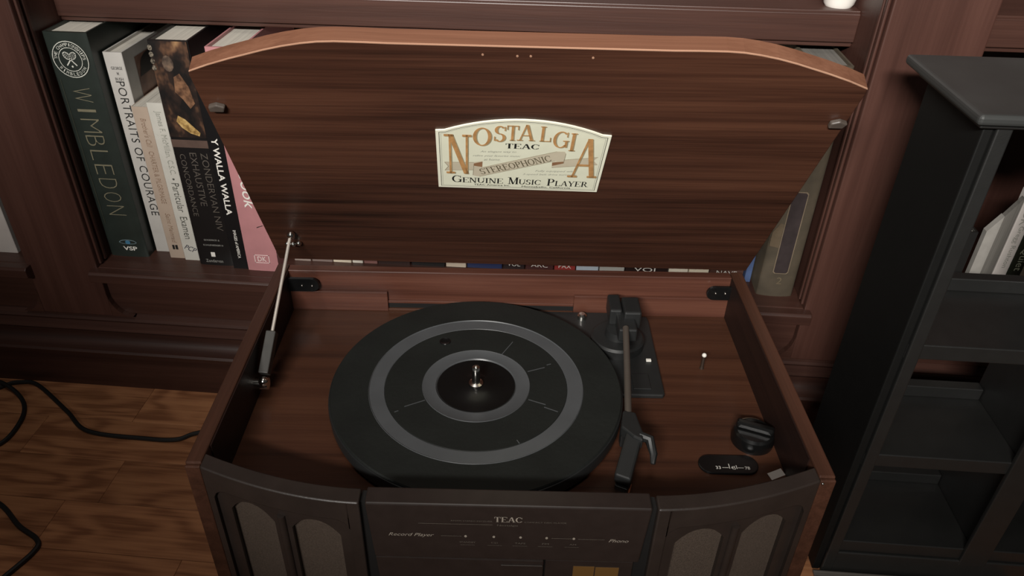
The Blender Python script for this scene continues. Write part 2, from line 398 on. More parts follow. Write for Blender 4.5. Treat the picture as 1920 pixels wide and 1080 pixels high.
# pillars
for a, b in ((-0.627, -0.537), (0.291, 0.3813), (-1.23, -1.14), (1.05, 1.14)):
    bx('pillar', (a, 0.728, 0.1185), (b, 0.955, 1.0), M['shelf_z'])
    for e, s in ((a, -1), (b, 1)):                       # beads along the inner edges
        for yy in (0.734, 0.744):
            x0, x1 = (e, e + 0.003) if s > 0 else (e - 0.003, e)
            bx('bead', (x0, yy, 0.192), (x1, yy + 0.0055, 0.98), M['shelf_z'], 0.0012)
bays = ((-1.14, -0.627), (-0.537, 0.291), (0.3813, 1.05))
for a, b in bays:
    bx('apron', (a, 0.736, 0.1185), (b, 0.756, 0.174), M['shelf_x'], 0.001)
    for e, s in ((a, 1), (b, -1)):                       # little curved bracket in each lower corner
        pts = [(0, 0.1185)] + [(0.026 - 0.026 * math.sin(R(t)) * 1.0, 0.1185 + 0.034 - 0.034 * math.cos(R(t))) for t in range(0, 91, 15)]
        gg = G(); mm = Matrix(((s, 0, 0, e), (0, 0, 1, 0), (0, 1, 0, 0), (0, 0, 0, 1)))
        gg.prism(pts, 0.728 + Y0 + 0.0005, 0.736 + Y0, mm)
        part('bracket', gg, M['shelf_x'], BK)
    bx('shelf', (a, 0.730, 0.174), (b, 0.955, 0.190), M['shelf_x'], 0.001)
    gg = G(); np_ = [(-0.012, 0.1765), (-0.012, 0.1875), (-0.0095, 0.190), (0.0015, 0.190), (0.0015, 0.1725), (-0.003, 0.1725), (-0.006, 0.1755)]
    x0, x1 = a - 0.006, b + 0.006; k = len(np_)
    gg.add([(x0, y, z) for y, z in np_] + [(x1, y, z) for y, z in np_], [tuple(range(k)), tuple(reversed(range(k, 2 * k)))] + [(i, k + i, k + (i + 1) % k, (i + 1) % k) for i in range(k)])
    part('shelf_nosing', gg, M['shelf_x'], BK, 0.0008)
    bx('shelf', (a, 0.799, 0.468), (b, 0.955, 0.497), M['shelf_x'], 0.001)
    bx('shelf_nosing', (a, 0.797, 0.4668), (b, 0.800, 0.4945), M['shelf_x'], 0.001)
    bx('shelf_molding', (a, 0.801, 0.4615), (b, 0.812, 0.4668), M['shelf_x'], 0.0012)
    bx('back_panel', (a, 0.945, 0.190), (b, 0.955, 1.0), M['shelf_z'], 0.0)

# ================================================================== BOOKS
SHELF = 0.190
GRP = 'books along the lower shelf of the built-in bookcase'
def mk_book(label, x0, x1, y, h, depth, cover, hard=True, pages=None, lean=0.0, rounded=0.0, cat='book', group=GRP, z=SHELF, rotz=0.0):
    w = x1 - x0
    rt_ = thing('book', label, cat, ((x0 + x1) / 2, y, z), rotz, group, roty=lean)
    t = 0.0022 if hard else 0.0007; ins = 0.003 if hard else 0.0004
    hw = w / 2
    outer = [(-hw, depth), (-hw, 0.0)]
    if rounded:
        outer = [(-hw, depth), (-hw, rounded)] + [(-hw * math.cos(R(a)), rounded * (1 - math.sin(R(a)))) for a in range(15, 180, 15)] + [(hw, rounded), (hw, depth)]
        inner = [(hw - t, depth), (hw - t, rounded + t), (-hw + t, rounded + t), (-hw + t, depth)]
    else:
        outer = [(-hw, depth), (-hw, 0.0006), (-hw + .0006, 0), (hw - .0006, 0), (hw, 0.0006), (hw, depth)]
        inner = [(hw - t, depth), (hw - t, t), (-hw + t, t), (-hw + t, depth)]
    part('cover', G().prism(outer + inner, 0.0, h), cover, rt_, smooth=True)
    yb = (rounded if rounded else 0) + t
    part('page_block', G().box((-hw + t, yb, ins), (hw - t, depth - ins, h - ins)), pages or M['pages'], rt_)
    return rt_
def spine(z, x=0.0, y=-0.0004): return basis((x, y, z), (0, 0, -1), (1, 0, 0))     # reads downward
def upright(z, x=0.0, y=-0.0004): return basis((x, y, z), (1, 0, 0), (0, 0, 1))

# 1 tall green-black tennis book
dg_ = book_mat('dark_green', (38, 44, 40), 0.4, 0.15)
b = mk_book('thick dark green hardback with a round tennis crest at the spine top', -0.5345, -0.4865, 0.7575, 0.2715, 0.165, dg_, rounded=0.0022)
g = G()
for ch, z in zip('WIMBLEDON', [0.205 - i * 0.0176 for i in range(9)]):
    put_text(g, ch, 0.0125 if ch not in 'IMW' else (0.003 if ch == 'I' else 0.016), 0.021, spine(z, 0.001), offset=-0.025)
flat('lettering', g, plain('dull_gold_print', (118, 112, 92), 0.45), b)
pale = plain('pale_crest_print', (196, 196, 186), 0.5)
crest = G(); cm = upright(0.2435, 0.0, -0.0005)
for ro, ri in ((.0195, .0186), (.0128, .0121)):
    crest.add([(r_ * math.cos(2 * math.pi * i / 48), r_ * math.sin(2 * math.pi * i / 48), 0) for i in range(48) for r_ in (ro, ri)],
              [(2 * i, (2 * i + 2) % 96, (2 * i + 3) % 96, 2 * i + 1) for i in range(48)], cm)
def ring_text(s, rad, a0, a1, size, flip=False):
    for i, ch in enumerate(s):
        if ch == ' ': continue
        a = R(a0 + (a1 - a0) * i / (len(s) - 1)); c_, s_ = math.cos(a), math.sin(a)
        xd, yd = ((s_, -c_, 0), (c_, s_, 0)) if not flip else ((-s_, c_, 0), (-c_, -s_, 0))
        put_text(crest, ch, size * (0.3 if ch == 'I' else 0.75), size, cm @ basis((rad * c_, rad * s_, 0), xd, yd))
ring_text('THE CHAMPIONSHIPS', .0157, 175, 5, .0034); ring_text('WIMBLEDON', .0157, 215, 325, .0034, True)
for s in (-1, 1):                                        # two crossed rackets and a ball
    mm = cm @ Matrix.Rotation(R(40) * s, 4, 'Z')
    crest.add([(r_ * .0035 * math.cos(2 * math.pi * i / 20), .0052 + r_ * .0046 * math.sin(2 * math.pi * i / 20), 0) for i in range(20) for r_ in (1, .8)],
              [(2 * i, (2 * i + 2) % 40, (2 * i + 3) % 40, 2 * i + 1) for i in range(20)], mm)
    crest.add([(-.0006, .001, 0), (.0006, .001, 0), (.0006, -.0085, 0), (-.0006, -.0085, 0)], [(0, 1, 2, 3)], mm)
    for q in (-.0018, 0, .0018):
        crest.add([(q - .0001, .0012, 0), (q + .0001, .0012, 0), (q + .0001, .0092, 0), (q - .0001, .0092, 0)], [(0, 1, 2, 3)], mm)
        crest.add([(-.003, .0052 + q - .0001, 0), (.003, .0052 + q - .0001, 0), (.003, .0052 + q + .0001, 0), (-.003, .0052 + q + .0001, 0)], [(0, 1, 2, 3)], mm)
crest.add([(.0011 * math.cos(2 * math.pi * i / 12), -.0075 + .0011 * math.sin(2 * math.pi * i / 12), 0) for i in range(12)], [tuple(range(12))], cm)
flat('crest', crest, pale, b, 'pale round crest with crossed rackets')
g = G(); put_text(g, 'VSP', 0.0175, 0.0058, upright(0.012, 0.004), offset=0.02); flat('lettering', g, M['white'], b)
g = G(); mm = upright(0.0205, 0.003)
g.add([(.011 * math.cos(R(a)), .0038 * math.sin(R(a)) * (1 if a < 180 else .7), 0) for a in range(0, 360, 20)] + [(.010 * math.cos(R(a)), .0028 * math.sin(R(a)) * (1 if a < 180 else .7), 0) for a in range(0, 360, 20)],
      [(i, (i + 1) % 18, 18 + (i + 1) % 18, 18 + i) for i in range(18)], mm)
flat('eye_logo', g, plain('grey_blue_print', (110, 128, 134), 0.4), b)
g = G(); g.add([(.0032 * math.cos(R(a)), .0026 * math.sin(R(a)), 0) for a in range(0, 360, 20)], [tuple(range(18))], upright(0.0207, 0.003, -.0006)); flat('eye_logo', g, plain('blue_print', (70, 120, 150), 0.3), b)
g = G(); g.add([(-.0225, 0, 0.045), (-.0222, 0, 0.045), (-.0222, 0, 0.222), (-.0225, 0, 0.222)], [(0, 1, 2, 3)], Matrix.Translation((0.004, -.0003, 0))); flat('spine_rule', g, plain('olive_rule', (70, 66, 50), 0.5), b)

# 2 white portrait book
b = mk_book('white hardback with black capitals on its spine and a portrait on its cover', -0.4838, -0.4625, 0.7735, 0.2475, 0.165, book_mat('white', (184, 180, 174), 0.38))
g = G(); put_text(g, 'PORTRAITS OF COURAGE', 0.165, 0.0095, spine(0.1335, 0.0008), offset=-0.006, space=1.1); flat('lettering', g, M['ink'], b)
g = G()
for s, z in (('GEORGE', 0.2305), ('W.', 0.2245), ('BUSH', 0.2185)):
    g = G(); put_text(g, s, 0.0125 if len(s) > 4 else (0.009 if len(s) > 2 else 0.003), 0.0033, upright(z, 0.001)); flat('lettering', g, M['slate'], b)
side = lambda: None
hwb = 0.01065
g = G(); g.add([(hwb + .0004, .022, .150), (hwb + .0004, .150, .150), (hwb + .0004, .150, .236), (hwb + .0004, .022, .236)], [(0, 1, 2, 3)])
flat('cover_portrait', g, painting('portrait_print', [(0.3, (66, 46, 40)), (0.5, (104, 74, 62)), (0.7, (132, 100, 84))], 40), b, 'brown painted portrait')
g = G(); g.add([(hwb + .0007, .03 + .02 * (1 - math.cos(R(a))) , .222 + .013 * math.sin(R(a))) for a in range(0, 181, 15)] + [(hwb + .0007, .118, .215), (hwb + .0007, .025, .213)], [tuple(range(15))])
flat('cover_portrait', g, plain('portrait_hair', (22, 20, 20), 0.5), b, 'black hair of the portrait')

# 3 beige paperback, 4 white paperback
b = mk_book('slim beige paperback between two white books', -0.4600, -0.4412, 0.7605, 0.1930, 0.135, book_mat('beige', (170, 152, 136), 0.5), hard=False)
bi = plain('faded_brown_print', (140, 116, 98), 0.6, noise=0.1)
g = G(); put_text(g, "Brother's Call", 0.034, 0.0065, spine(0.163, 0.001), shear=0.2); put_text(g, 'CHARTER & PILGRIMAGE', 0.066, 0.006, spine(0.108, 0.0005)); put_text(g, 'Saint Meinrad', 0.040, 0.0055, spine(0.042, 0.0008), shear=0.2)
flat('lettering', g, bi, b)
g = G(); g.box((-.0032, -.0005, .0125), (-.0006, 0, .0185)); g.box((.0006, -.0005, .0125), (.0034, 0, .0185)); flat('publisher_mark', g, M['ink'], b)
b = mk_book('white paperback with grey title reading down its spine beside the thick black book', -0.4400, -0.4215, 0.7575, 0.1995, 0.135, book_mat('ivory', (190, 187, 178), 0.42), hard=False)
g = G(); put_text(g, 'James F. McMillan, C.S.C.', 0.076, 0.0085, spine(0.1525, 0.0012)); flat('lettering', g, M['greyink'], b)
g = G(); put_text(g, 'Particular  Examen', 0.074, 0.0085, spine(0.0670, 0.0015), offset=-0.004); g.add([(.0013 * math.cos(R(a)), .0013 * math.sin(R(a)), 0) for a in range(0, 360, 30)], [tuple(range(12))], spine(0.1090, 0.001))
flat('lettering', g, plain('dark_grey_print', (78, 78, 72), 0.5), b)
g = G(); put_text(g, 'PCP', 0.0145, 0.007, basis((0.001, -.0004, .0165), (1, 0, -.45), (.45, 0, 1)), shear=0.3); flat('publisher_mark', g, plain('slate_print', (66, 66, 76), 0.5), b)

# 5 thick black reference with painted band
b = mk_book('thick black reference hardback with a painted scene on the upper spine', -0.4175, -0.3750, 0.7490, 0.2695, 0.165, book_mat('black', (24, 22, 22), 0.34), rounded=0.0015)
dull = plain('dull_print', (84, 77, 70), 0.5)
for w_, a_, h_, z_, x_ in (('ZONDERVAN NIV', .098, .0078, .098, .0135), ('EXHAUSTIVE', .066, .0078, .114, .0008), ('CONCORDANCE', .078, .0062, .106, -.0115)):
    g = G(); put_text(g, w_, a_, h_, spine(z_, x_), offset=-0.004); flat('lettering', g, dull, b)
silver = plain('silver_print', (150, 148, 142), 0.5)
for w_, a_, h_, z_, x_ in (('GOODRICK &', .019, .0022, .0355, 0), ('KOHLENBERGER III', .024, .0022, .0285, .0008), ('Zondervan', .021, .0042, .0065, -.002)):
    g = G(); put_text(g, w_, a_, h_, upright(z_, x_)); flat('lettering', g, silver, b)
g = G(); g.box((-.0045, -.0005, .0125), (.0005, -.0001, .0185)); flat('publisher_mark', g, M['white'], b)
g = G(); g.add([(-.0205, 0, .165), (.0205, 0, .165), (.0205, 0, .269), (-.0205, 0, .269)], [(0, 1, 2, 3)], Matrix.Translation((0, -.0003, 0)))
flat('spine_scene', g, painting('painted_scene', [(0.42, (22, 19, 18)), (0.55, (44, 32, 27)), (0.64, (96, 68, 50)), (0.74, (150, 116, 82))], 46, (1, 1, 0.7)), b, 'dark painted scene in browns and gold')
g = G(); g.add([(-.0205, 0, .153), (.0205, 0, .153), (.0205, 0, .162), (-.0205, 0, .162)], [(0, 1, 2, 3)], Matrix.Translation((0, -.0003, 0))); flat('spine_band', g, plain('brown_band', (84, 66, 58), 0.5), b)
g = G(); sg = lambda pts: g.add([(x, -.0006, z) for x, z in pts], [tuple(range(len(pts)))])
sg([(-.006, .190), (.001, .186), (.015, .171), (.0135, .167), (.004, .170), (-.004, .176), (-.009, .183)])
flat('spine_scene', g, painting('golden_cloth_print', [(0.35, (120, 92, 52)), (0.5, (170, 138, 84)), (0.7, (200, 172, 116))], 160), b, 'golden cloth in the painted scene')
g = G(); sg([(-.001, .232), (.006, .236), (.013, .222), (.016, .204), (.010, .198), (.004, .208), (-.003, .216)])
flat('spine_scene', g, painting('brown_robe_print', [(0.35, (70, 48, 36)), (0.6, (124, 90, 66)), (0.8, (150, 112, 84))], 120), b, 'brown figure in the painted scene')
g = G(); g.add([(-.004 + .006 * math.cos(R(a)), -.0006, .246 + .0085 * math.sin(R(a))) for a in range(0, 360, 30)], [tuple(range(12))]); flat('spine_scene', g, painting('pale_face_print', [(0.35, (60, 50, 44)), (0.6, (96, 80, 68)), (0.8, (120, 98, 80))], 150), b, 'pale head in the painted scene')
g = G()
for k in range(4): g.add([(-.0195 + .0025 * math.cos(R(a)), -.0006, .262 - k * .007 + .003 * math.sin(R(a))) for a in range(0, 360, 45)], [tuple(range(8))])
flat('spine_scene', g, painting('pale_leaf_print', [(0.4, (52, 46, 40)), (0.7, (150, 140, 124))], 400), b, 'small pale ornaments down the spine edge')

# 6 slim black, 7 pink
b = mk_book('slim black paperback with white capitals next to the pink book', -0.3742, -0.3560, 0.7450, 0.225, 0.15, book_mat('slim_black', (20, 19, 20), 0.36), hard=False)
g = G(); put_text(g, 'Y WALLA WALLA', 0.094, 0.0072, spine(0.120, -0.0005), offset=0.02); put_text(g, 'IMAGES of AMERICA', 0.038, 0.0036, spine(0.034, 0.001), offset=0.01); flat('lettering', g, M['white'], b)
b = mk_book('pink hardback spine partly covered by the open lid, boxed mark at its foot', -0.3553, -0.3175, 0.7430, 0.2665, 0.165, book_mat('pink', (178, 124, 126), 0.45), rounded=0.0008)
g = G(); put_text(g, 'Cookbook', 0.092, 0.013, spine(0.130, -0.002), shear=0.2, offset=0.004); flat('lettering', g, M['white'], b)
g = G(); put_text(g, 'DK', 0.0105, 0.0068, upright(0.0168, 0.0005), offset=0.01)
for a, c in (((-.0085, .0112), (.0095, .0120)), ((-.0085, .0216), (.0095, .0224)), ((-.0085, .0112), (-.0077, .0224)), ((.0087, .0112), (.0095, .0224))):
    g.add([(a[0], -.0004, a[1]), (c[0], -.0004, a[1]), (c[0], -.0004, c[1]), (a[0], -.0004, c[1])], [(0, 1, 2, 3)])
flat('publisher_mark', g, plain('pale_pink_print', (236, 214, 210), 0.5), b)
g = G(); g.add([(.001, -.0004, .0590), (.0085, -.0004, .0620), (.0085, -.0004, .0628), (.004, -.0004, .0612), (.001, -.0004, .0600)], [(0, 1, 2, 3, 4)]); flat('pen_mark', g, M['ink'], b)

# row behind the lid: only the feet of their spines show through the gap under the lid
hid = [(545, 577, (150, 136, 128), 'taupe'), (579, 619, (126, 110, 104), 'brown-grey'), (620, 655, (218, 206, 184), 'cream'), (657, 677, (236, 230, 216), 'narrow white'), (679, 705, (146, 104, 98), 'rosy brown'),
       (706, 768, (52, 34, 30), 'dark brown'), (770, 834, (28, 24, 24), 'broad black'), (836, 874, (214, 198, 178), 'pale cream'), (876, 942, (44, 54, 92), 'navy blue'), (944, 984, (46, 34, 34), 'blackish brown'),
       (986, 1038, (74, 42, 40), 'maroon'), (1040, 1079, (150, 54, 50), 'red'), (1081, 1122, (186, 196, 206), 'pale blue'), (1124, 1170, (178, 176, 170), 'pale grey'), (1172, 1250, (40, 26, 24), 'wide dark brown'),
       (1252, 1287, (236, 226, 206), 'ivory'), (1289, 1325, (232, 220, 196), 'buff'), (1327, 1388, (82, 56, 48), 'chestnut')]
rh = random.Random(3)
for i, (a, c, rgb, nm) in enumerate(hid):
    x0 = -0.08 + (a - 900) * 0.00064; x1 = -0.08 + (c - 900) * 0.00064
    yy = 0.7705 + (x0 + 0.3) * 0.028
    b = mk_book('%s book behind the open lid, only the foot of its spine showing' % nm, x0, x1, yy, rh.uniform(0.19, 0.235), 0.15, book_mat(nm.replace(' ', '_').replace('-', '_'), rgb))
    if nm in ('chestnut', 'red', 'blackish brown', 'wide dark brown', 'maroon'):
        g = G(); put_text(g, {'chestnut': 'NAVE', 'red': 'PAX', 'maroon': 'ARC'}.get(nm, 'VOL'), (x1 - x0) * 0.6, 0.0055, upright(0.0075)); flat('lettering', g, M['white'], b)

# blue book and the old cloth volume at the right end
b = mk_book('thin blue book squeezed beside the old tan cloth volume', 0.2335, 0.2405, 0.779, 0.19, 0.14, book_mat('blue', (78, 96, 134), 0.4))
tan = book_mat('tan_cloth', (70, 61, 48), 0.75, 0.2)
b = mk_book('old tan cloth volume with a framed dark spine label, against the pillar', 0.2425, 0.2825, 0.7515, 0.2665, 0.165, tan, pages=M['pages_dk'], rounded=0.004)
lbl = lambda e: [(-.0075 - e, .034 - e), (-.0055 - e, .032 - e), (.0055 + e, .032 - e), (.0075 + e, .034 - e), (.0075 + e, .1305 + e), (.0055 + e, .1325 + e), (-.0055 - e, .1325 + e), (-.0075 - e, .1305 + e)]
g = G(); g.prism([(x, z) for x, z in lbl(0.0010)], 0.0003, 0.0006, basis((0, 0, 0), (1, 0, 0), (0, 0, 1))); flat('label_frame', g, plain('tan_rule', (112, 98, 80), 0.6), b)
g = G(); g.prism([(x, z) for x, z in lbl(0.0)], 0.0006, 0.0009, basis((0, 0, 0), (1, 0, 0), (0, 0, 1))); flat('spine_label', g, plain('dark_leather_label', (50, 42, 42), 0.5, noise=0.2), b, 'dark leather label')
g = G(); put_text(g, '2', 0.006, 0.009, upright(0.0215, 0.001)); flat('lettering', g, plain('worn_gilt', (96, 84, 66), 0.6), b)
g = G(); g.prism([(-.019, .066), (-.0086, .0640), (-.0086, .093), (-.012, .095), (-.019, .083)], 0.0, 0.0009, basis((0, .0012, 0), (1, 0, 0), (0, 0, 1))); flat('spine_patch', g, plain('pale_cloth_patch', (92, 78, 60), 0.7), b, 'pale worn patch')

# left bay
b = mk_book('white book in the far left bay of the built-in bookcase', -0.6985, -0.6510, 0.7510, 0.215, 0.14, book_mat('left_bay_white', (190, 182, 176), 0.45))
g = G(); put_text(g, 'HARBOR', 0.07, 0.018, spine(0.075, 0.002), offset=0.01); flat('lettering', g, M['ink'], b)
g = G(); g.box((-.0236, -.0004, 0.001), (-.008, 0, .026)); flat('spine_band', g, plain('dull_green_band', (70, 66, 58), 0.5), b)
# right bay, seen past the black rack
GR2 = 'books in the right bay behind the black rack'
b = mk_book('black box file in the right bay, left of the pale slanted file', 0.4340, 0.4600, 0.760, 0.0915, 0.12, book_mat('box_black', (26, 25, 24), 0.5), cat='box file', group=GR2)
part('stud', G().ball((0.0115, -0.004, 0.0385), 0.0036), M['arm'], b, smooth=True, label='small grey stud')
b = thing('document_file', 'pale grey file with a slanted top beside the white spine in the right bay', 'file', (0.480, 0.760, SHELF), 0, GR2)
fm = basis((0, 0, 0), (1, 0, 0), (0, 0, 1))
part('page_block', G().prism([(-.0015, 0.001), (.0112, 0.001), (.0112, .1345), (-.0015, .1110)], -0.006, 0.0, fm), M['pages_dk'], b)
part('cover', G().prism([(-.0130, 0), (-.0015, 0), (-.0015, .1125), (-.0130, .0935)], -0.0065, 0.0008, fm), plain('file_grey', (150, 146, 140), 0.5, noise=0.08), b)
b = mk_book('slim white book spine with grey lettering standing right of the slanted file', 0.4917, 0.5060, 0.7590, 0.142, 0.012, book_mat('bay_white', (214, 206, 200), 0.45), group=GR2)  # books here cut short and shallow, leaving out their shadowed covers
g = G(); put_text(g, 'BOOK', 0.036, 0.0075, spine(0.121, 0.0005), shear=0.1); put_text(g, 'Gregg Rushton', 0.052, 0.0065, spine(0.076, 0.0005)); flat('lettering', g, M['greyink'], b)
b = mk_book('slim dark green spine with pale lettering in the right bay', 0.5065, 0.5205, 0.7590, 0.144, 0.012, book_mat('bay_green', (34, 38, 28), 0.45), group=GR2)
g = G(); put_text(g, 'Quiet', 0.030, 0.009, spine(0.062, 0.001)); flat('lettering', g, plain('pale_green_print', (170, 172, 150), 0.5), b)
b = mk_book('slim cream spine at the far right of the right bay', 0.5210, 0.5450, 0.7590, 0.146, 0.012, book_mat('bay_cream', (206, 190, 166), 0.45), group=GR2)

# white cup on the upper shelf
b = thing('cup', 'small white cup on the upper shelf, cut off by the top of the photo', 'cup', (0.274, 0.818, 0.497))
part('body', G().lathe([(1e-4, 0.0), (.0125, 0.0), (.0145, .003), (.021, .03), (.023, .055), (.0215, .055), (.0195, .03), (.0125, .004), (1e-4, .004)], n=40), M['white'], b, smooth=True)
part('handle', G().tube([(.0215 + .012 * math.sin(R(a)), 0, .028 + .014 * math.cos(R(a))) for a in range(10, 171, 16)], .0024), M['white'], b, smooth=True)

# ================================================================== RECORD PLAYER
RP = thing('record_player', 'brown wood-veneer record player with open lid, black platter and black front', 'record player', (-0.0181, 0.369, 0), R(4.0))
ZR = 0.2893; ZD = 0.2443
def rp(name, g, mat, bevel=0.0, smooth=False, label=None, parent=None, seg=2): return part(name, g, mat, parent or RP, bevel, smooth, label, seg)
# front plan curve of the speaker wings
fx_ = np.polyfit([.0985, .1277, .1501, .1698, .2053, .2180], [-.0336, -.0314, -.0268, -.0210, -.0095, -.0030], 3)
PY = lambda x: float(np.polyval(fx_, abs(x)))
for s in (-1, 1):
    a, b2 = sorted((s * .225, s * .2135))
    rp('side_panel', G().box((a, -0.0015, 0.012), (b2, 0.257, ZR)), M['player_y'], 0.0012)
rp('rear_panel', G().box((-.2133, .247, .012), (.2133, .257, ZR - .0008)), M['rail'], 0.001)
for s in (-1, 1):
    a, b2 = sorted((s * .2137, s * .2125)); rp('side_lining', G().box((a, .0165, ZD), (b2, .2465, ZR - .0016)), M['lining'], label='darker panel over the inner wall')  # thin panels, darker than the veneer, over the inner side walls
for a, b2 in ((-.2133, -.118), (.0640, .2133)): rp('rear_rail', G().box((a, .2435, ZD), (b2, .247, .2665)), M['rail'], 0.0006)
rp('rear_rail', G().box((-.118, .2452, ZD + .0085), (.0640, .247, ZD + .0115)), M['rail'], 0.0005)
rp('rear_rail', G().box((-.118, .2440, ZD), (.0640, .247, ZD + .0028)), M['deck'], 0.0005)
rp('rear_slot', G().box((-.118, .2462, ZD + .0028), (.0640, .247, ZD + .0085)), M['dark'])
xs_ = [-.2133 + .4266 * i / 40 for i in range(41)]
rp('deck', G().prism([(x, (PY(x) + .010) if abs(x) > .0985 else -.0195) for x in xs_] + [(.2133, .247), (-.2133, .247)], ZD - .01, ZD), M['deck'])
rp('chassis', G().box((-.2133, .0, .014), (.2133, .246, ZD - .0105)), M['dark'])
# inner front shelf under the rim, follows the wings
n = 26
# speaker wings
def wing_layer(name, s, xa, xb, ztop, zbot, openings, off0, off1, mat, bevel=0.0, smooth=True, rnd=0.0):
    """curved board in front plan; openings: (xl, xr, top function); off0 front, off1 back (towards +y)"""
    N_ = 56; xs = [xa + (xb - xa) * i / N_ for i in range(N_ + 1)]
    for o in openings: xs += [o[0], o[1]]
    xs = sorted(set(round(x, 6) for x in xs)); g = G()
    P = lambda x, z, o: (s * x, PY(x) + o, z)
    for a, b2 in zip(xs[:-1], xs[1:]):
        mid = (a + b2) / 2; op = [o for o in openings if o[0] <= mid <= o[1]]
        spans = [((zbot, zbot), (ztop, ztop))]
        if op: spans = [((op[0][2](a), op[0][2](b2)), (ztop, ztop))]
        for (za, zb), (ta, tb) in spans:
            v = [P(a, za, off0), P(b2, zb, off0), P(b2, tb, off0), P(a, ta, off0), P(a, za, off1), P(b2, zb, off1), P(b2, tb, off1), P(a, ta, off1)]
            f = [(0, 1, 2, 3), (5, 4, 7, 6), (3, 2, 6, 7), (0, 4, 5, 1)]
            if a == xs[0]: f.append((0, 3, 7, 4))
            if b2 == xs[-1]: f.append((1, 5, 6, 2))
            for o in openings:
                if abs(b2 - o[0]) < 1e-6:
                    pass
            g.add(v, f)
    for o in openings:                                   # cheeks of the openings
        for x in (o[0], o[1]):
            zt = o[2](x)
            g.add([P(x, zbot, off0), P(x, zbot, off1), P(x, zt, off1), P(x, zt, off0)], [(0, 1, 2, 3)])
    import bmesh
    me_o = part(name, g, mat, RP, 0.0, smooth)
    bm = bmesh.new(); bm.from_mesh(me_o.data); bmesh.ops.remove_doubles(bm, verts=bm.verts, dist=1e-5); bm.to_mesh(me_o.data); bm.free()
    for p in me_o.data.polygons: p.use_smooth = True
    me_o.data.set_sharp_from_angle(angle=R(30))
    if bevel:
        bb = me_o.modifiers.new('bevel', 'BEVEL'); bb.width = bevel; bb.segments = 2; bb.limit_method = 'ANGLE'; bb.angle_limit = R(50)
    return me_o
def rr_top(x0, x1, z, r):
    def f(x):
        d = min(x - x0, x1 - x)
        return z if d >= r else z - r + math.sqrt(max(0, r * r - (r - d) ** 2))
    return f
def arch(x0, x1, z, drop, p=2.2):
    c = (x0 + x1) / 2; h = (x1 - x0) / 2
    return lambda x: z - drop * (abs(x - c) / h) ** p
for s in (-1, 1):
    wing_layer('speaker_frame', s, .0985, .2134, ZR, .04, [(.1065, .2075, rr_top(.1065, .2075, .2705, .012))], 0.0, 0.0130, M['front'], 0.0011)
    wing_layer('speaker_arches', s, .1065, .2075, .2702, .04, [(.1148, .1500, arch(.1148, .1500, .2632, .013)), (.1628, .1965, arch(.1628, .1965, .2642, .013))], 0.0035, 0.009, M['front'], 0.0007)
    g = G(); xs = [.108 + (.206 - .108) * i / 20 for i in range(21)]
    for a, b2 in zip(xs[:-1], xs[1:]):
        g.add([(s * a, PY(a) + .0082, .045), (s * b2, PY(b2) + .0082, .045), (s * b2, PY(b2) + .0082, .267), (s * a, PY(a) + .0082, .267)], [(0, 1, 2, 3)])
    rp('speaker_cloth', g, M['cloth'], smooth=True, label='beige speaker cloth')
    rp('speaker_mullion', G().cyl((s * .1565, PY(.1565) + .003), .0028, .045, .2615, 16), M['front'], smooth=True)
    # corner post beside the wing
    rp('corner_post', G().box((min(s * .2138, s * .2245), -.0045, .02), (max(s * .2138, s * .2245), -.0017, ZR - .0012)), M['player_y'], 0.0008)
# control panel
CZ = .2338
tp = lambda z: .0948 - (ZR - z) * .055
g = G(); g.add([(-tp(CZ), -.0334, CZ), (tp(CZ), -.0334, CZ), (tp(ZR), -.0334, ZR), (-tp(ZR), -.0334, ZR), (-tp(CZ), -.0190, CZ), (tp(CZ), -.0190, CZ), (tp(ZR), -.0190, ZR), (-tp(ZR), -.0190, ZR)],
               [(0, 1, 2, 3), (5, 4, 7, 6), (3, 2, 6, 7), (0, 4, 5, 1), (0, 3, 7, 4), (1, 5, 6, 2)])
rp('control_panel', g, M['front_gloss'], 0.0012)
g = G(); z0, z1 = .05, CZ - .0008
g.add([(-tp(z0), -.0325, z0), (.0262, -.0325, z0), (.0262, -.0325, z1 - .001), (-tp(z1), -.0325, z1), (-tp(z0), -.018, z0), (.0262, -.018, z0), (.0262, -.018, z1 - .001), (-tp(z1), -.018, z1)],
      [(0, 1, 2, 3), (5, 4, 7, 6), (3, 2, 6, 7), (0, 4, 5, 1), (0, 3, 7, 4), (1, 5, 6, 2)])
rp('disc_door', g, M['front_gloss'], 0.0010)
rp('disc_door_rim', G().box((-.004, -.0335, .2262), (.0255, -.0325, .2275)), M['front'], 0.0004)
rp('dial_surround', G().box((.0272, -.0322, .19), (.0885, -.018, CZ - .0008)), M['front_gloss'], 0.0008)
rp('dial_window', G().box((.0470, -.0326, .2130), (.0618, -.0322, .2268)), amb, label='amber lit dial')
rp('dial_window', G().box((.0626, -.0326, .2130), (.0790, -.0322, .2262)), amb, label='amber lit dial')
rp('front_backing', G().box((-.0984, -.0290, .04), (.0984, -.0192, ZR - .0040)), M['dark'])
pf = lambda x, z: basis((x, -.0337, z), (1, 0, 0), (0, 0, 1))
g = G(); serif(g, 'TEAC', -.0092, .0098, 0, .0052, pf(0, .2737), fat=1.2); 
put_text(g, 'Record Player', .031, .0042, pf(-.0652, .2585), shear=0.4); put_text(g, 'Phono', .0135, .0032, pf(.0755, .2572), shear=0.4)
for x in (-.0283, -.0091, .0090, .0267, .0451):
    g.add([(.0009 * math.cos(R(a)), .0012 * math.sin(R(a)), 0) for a in range(0, 360, 30)], [tuple(range(12))], pf(x, .2584))
flat('lettering', g, M['panelink'], RP)
g = G()
for x, s_ in ((-.0270, 'STANDBY'), (-.0086, 'CD'), (.0090, 'TAPE'), (.0262, 'FM'), (.0448, 'AM')): put_text(g, s_, .0028 * len(s_) ** .7, .0016, pf(x, .2522))
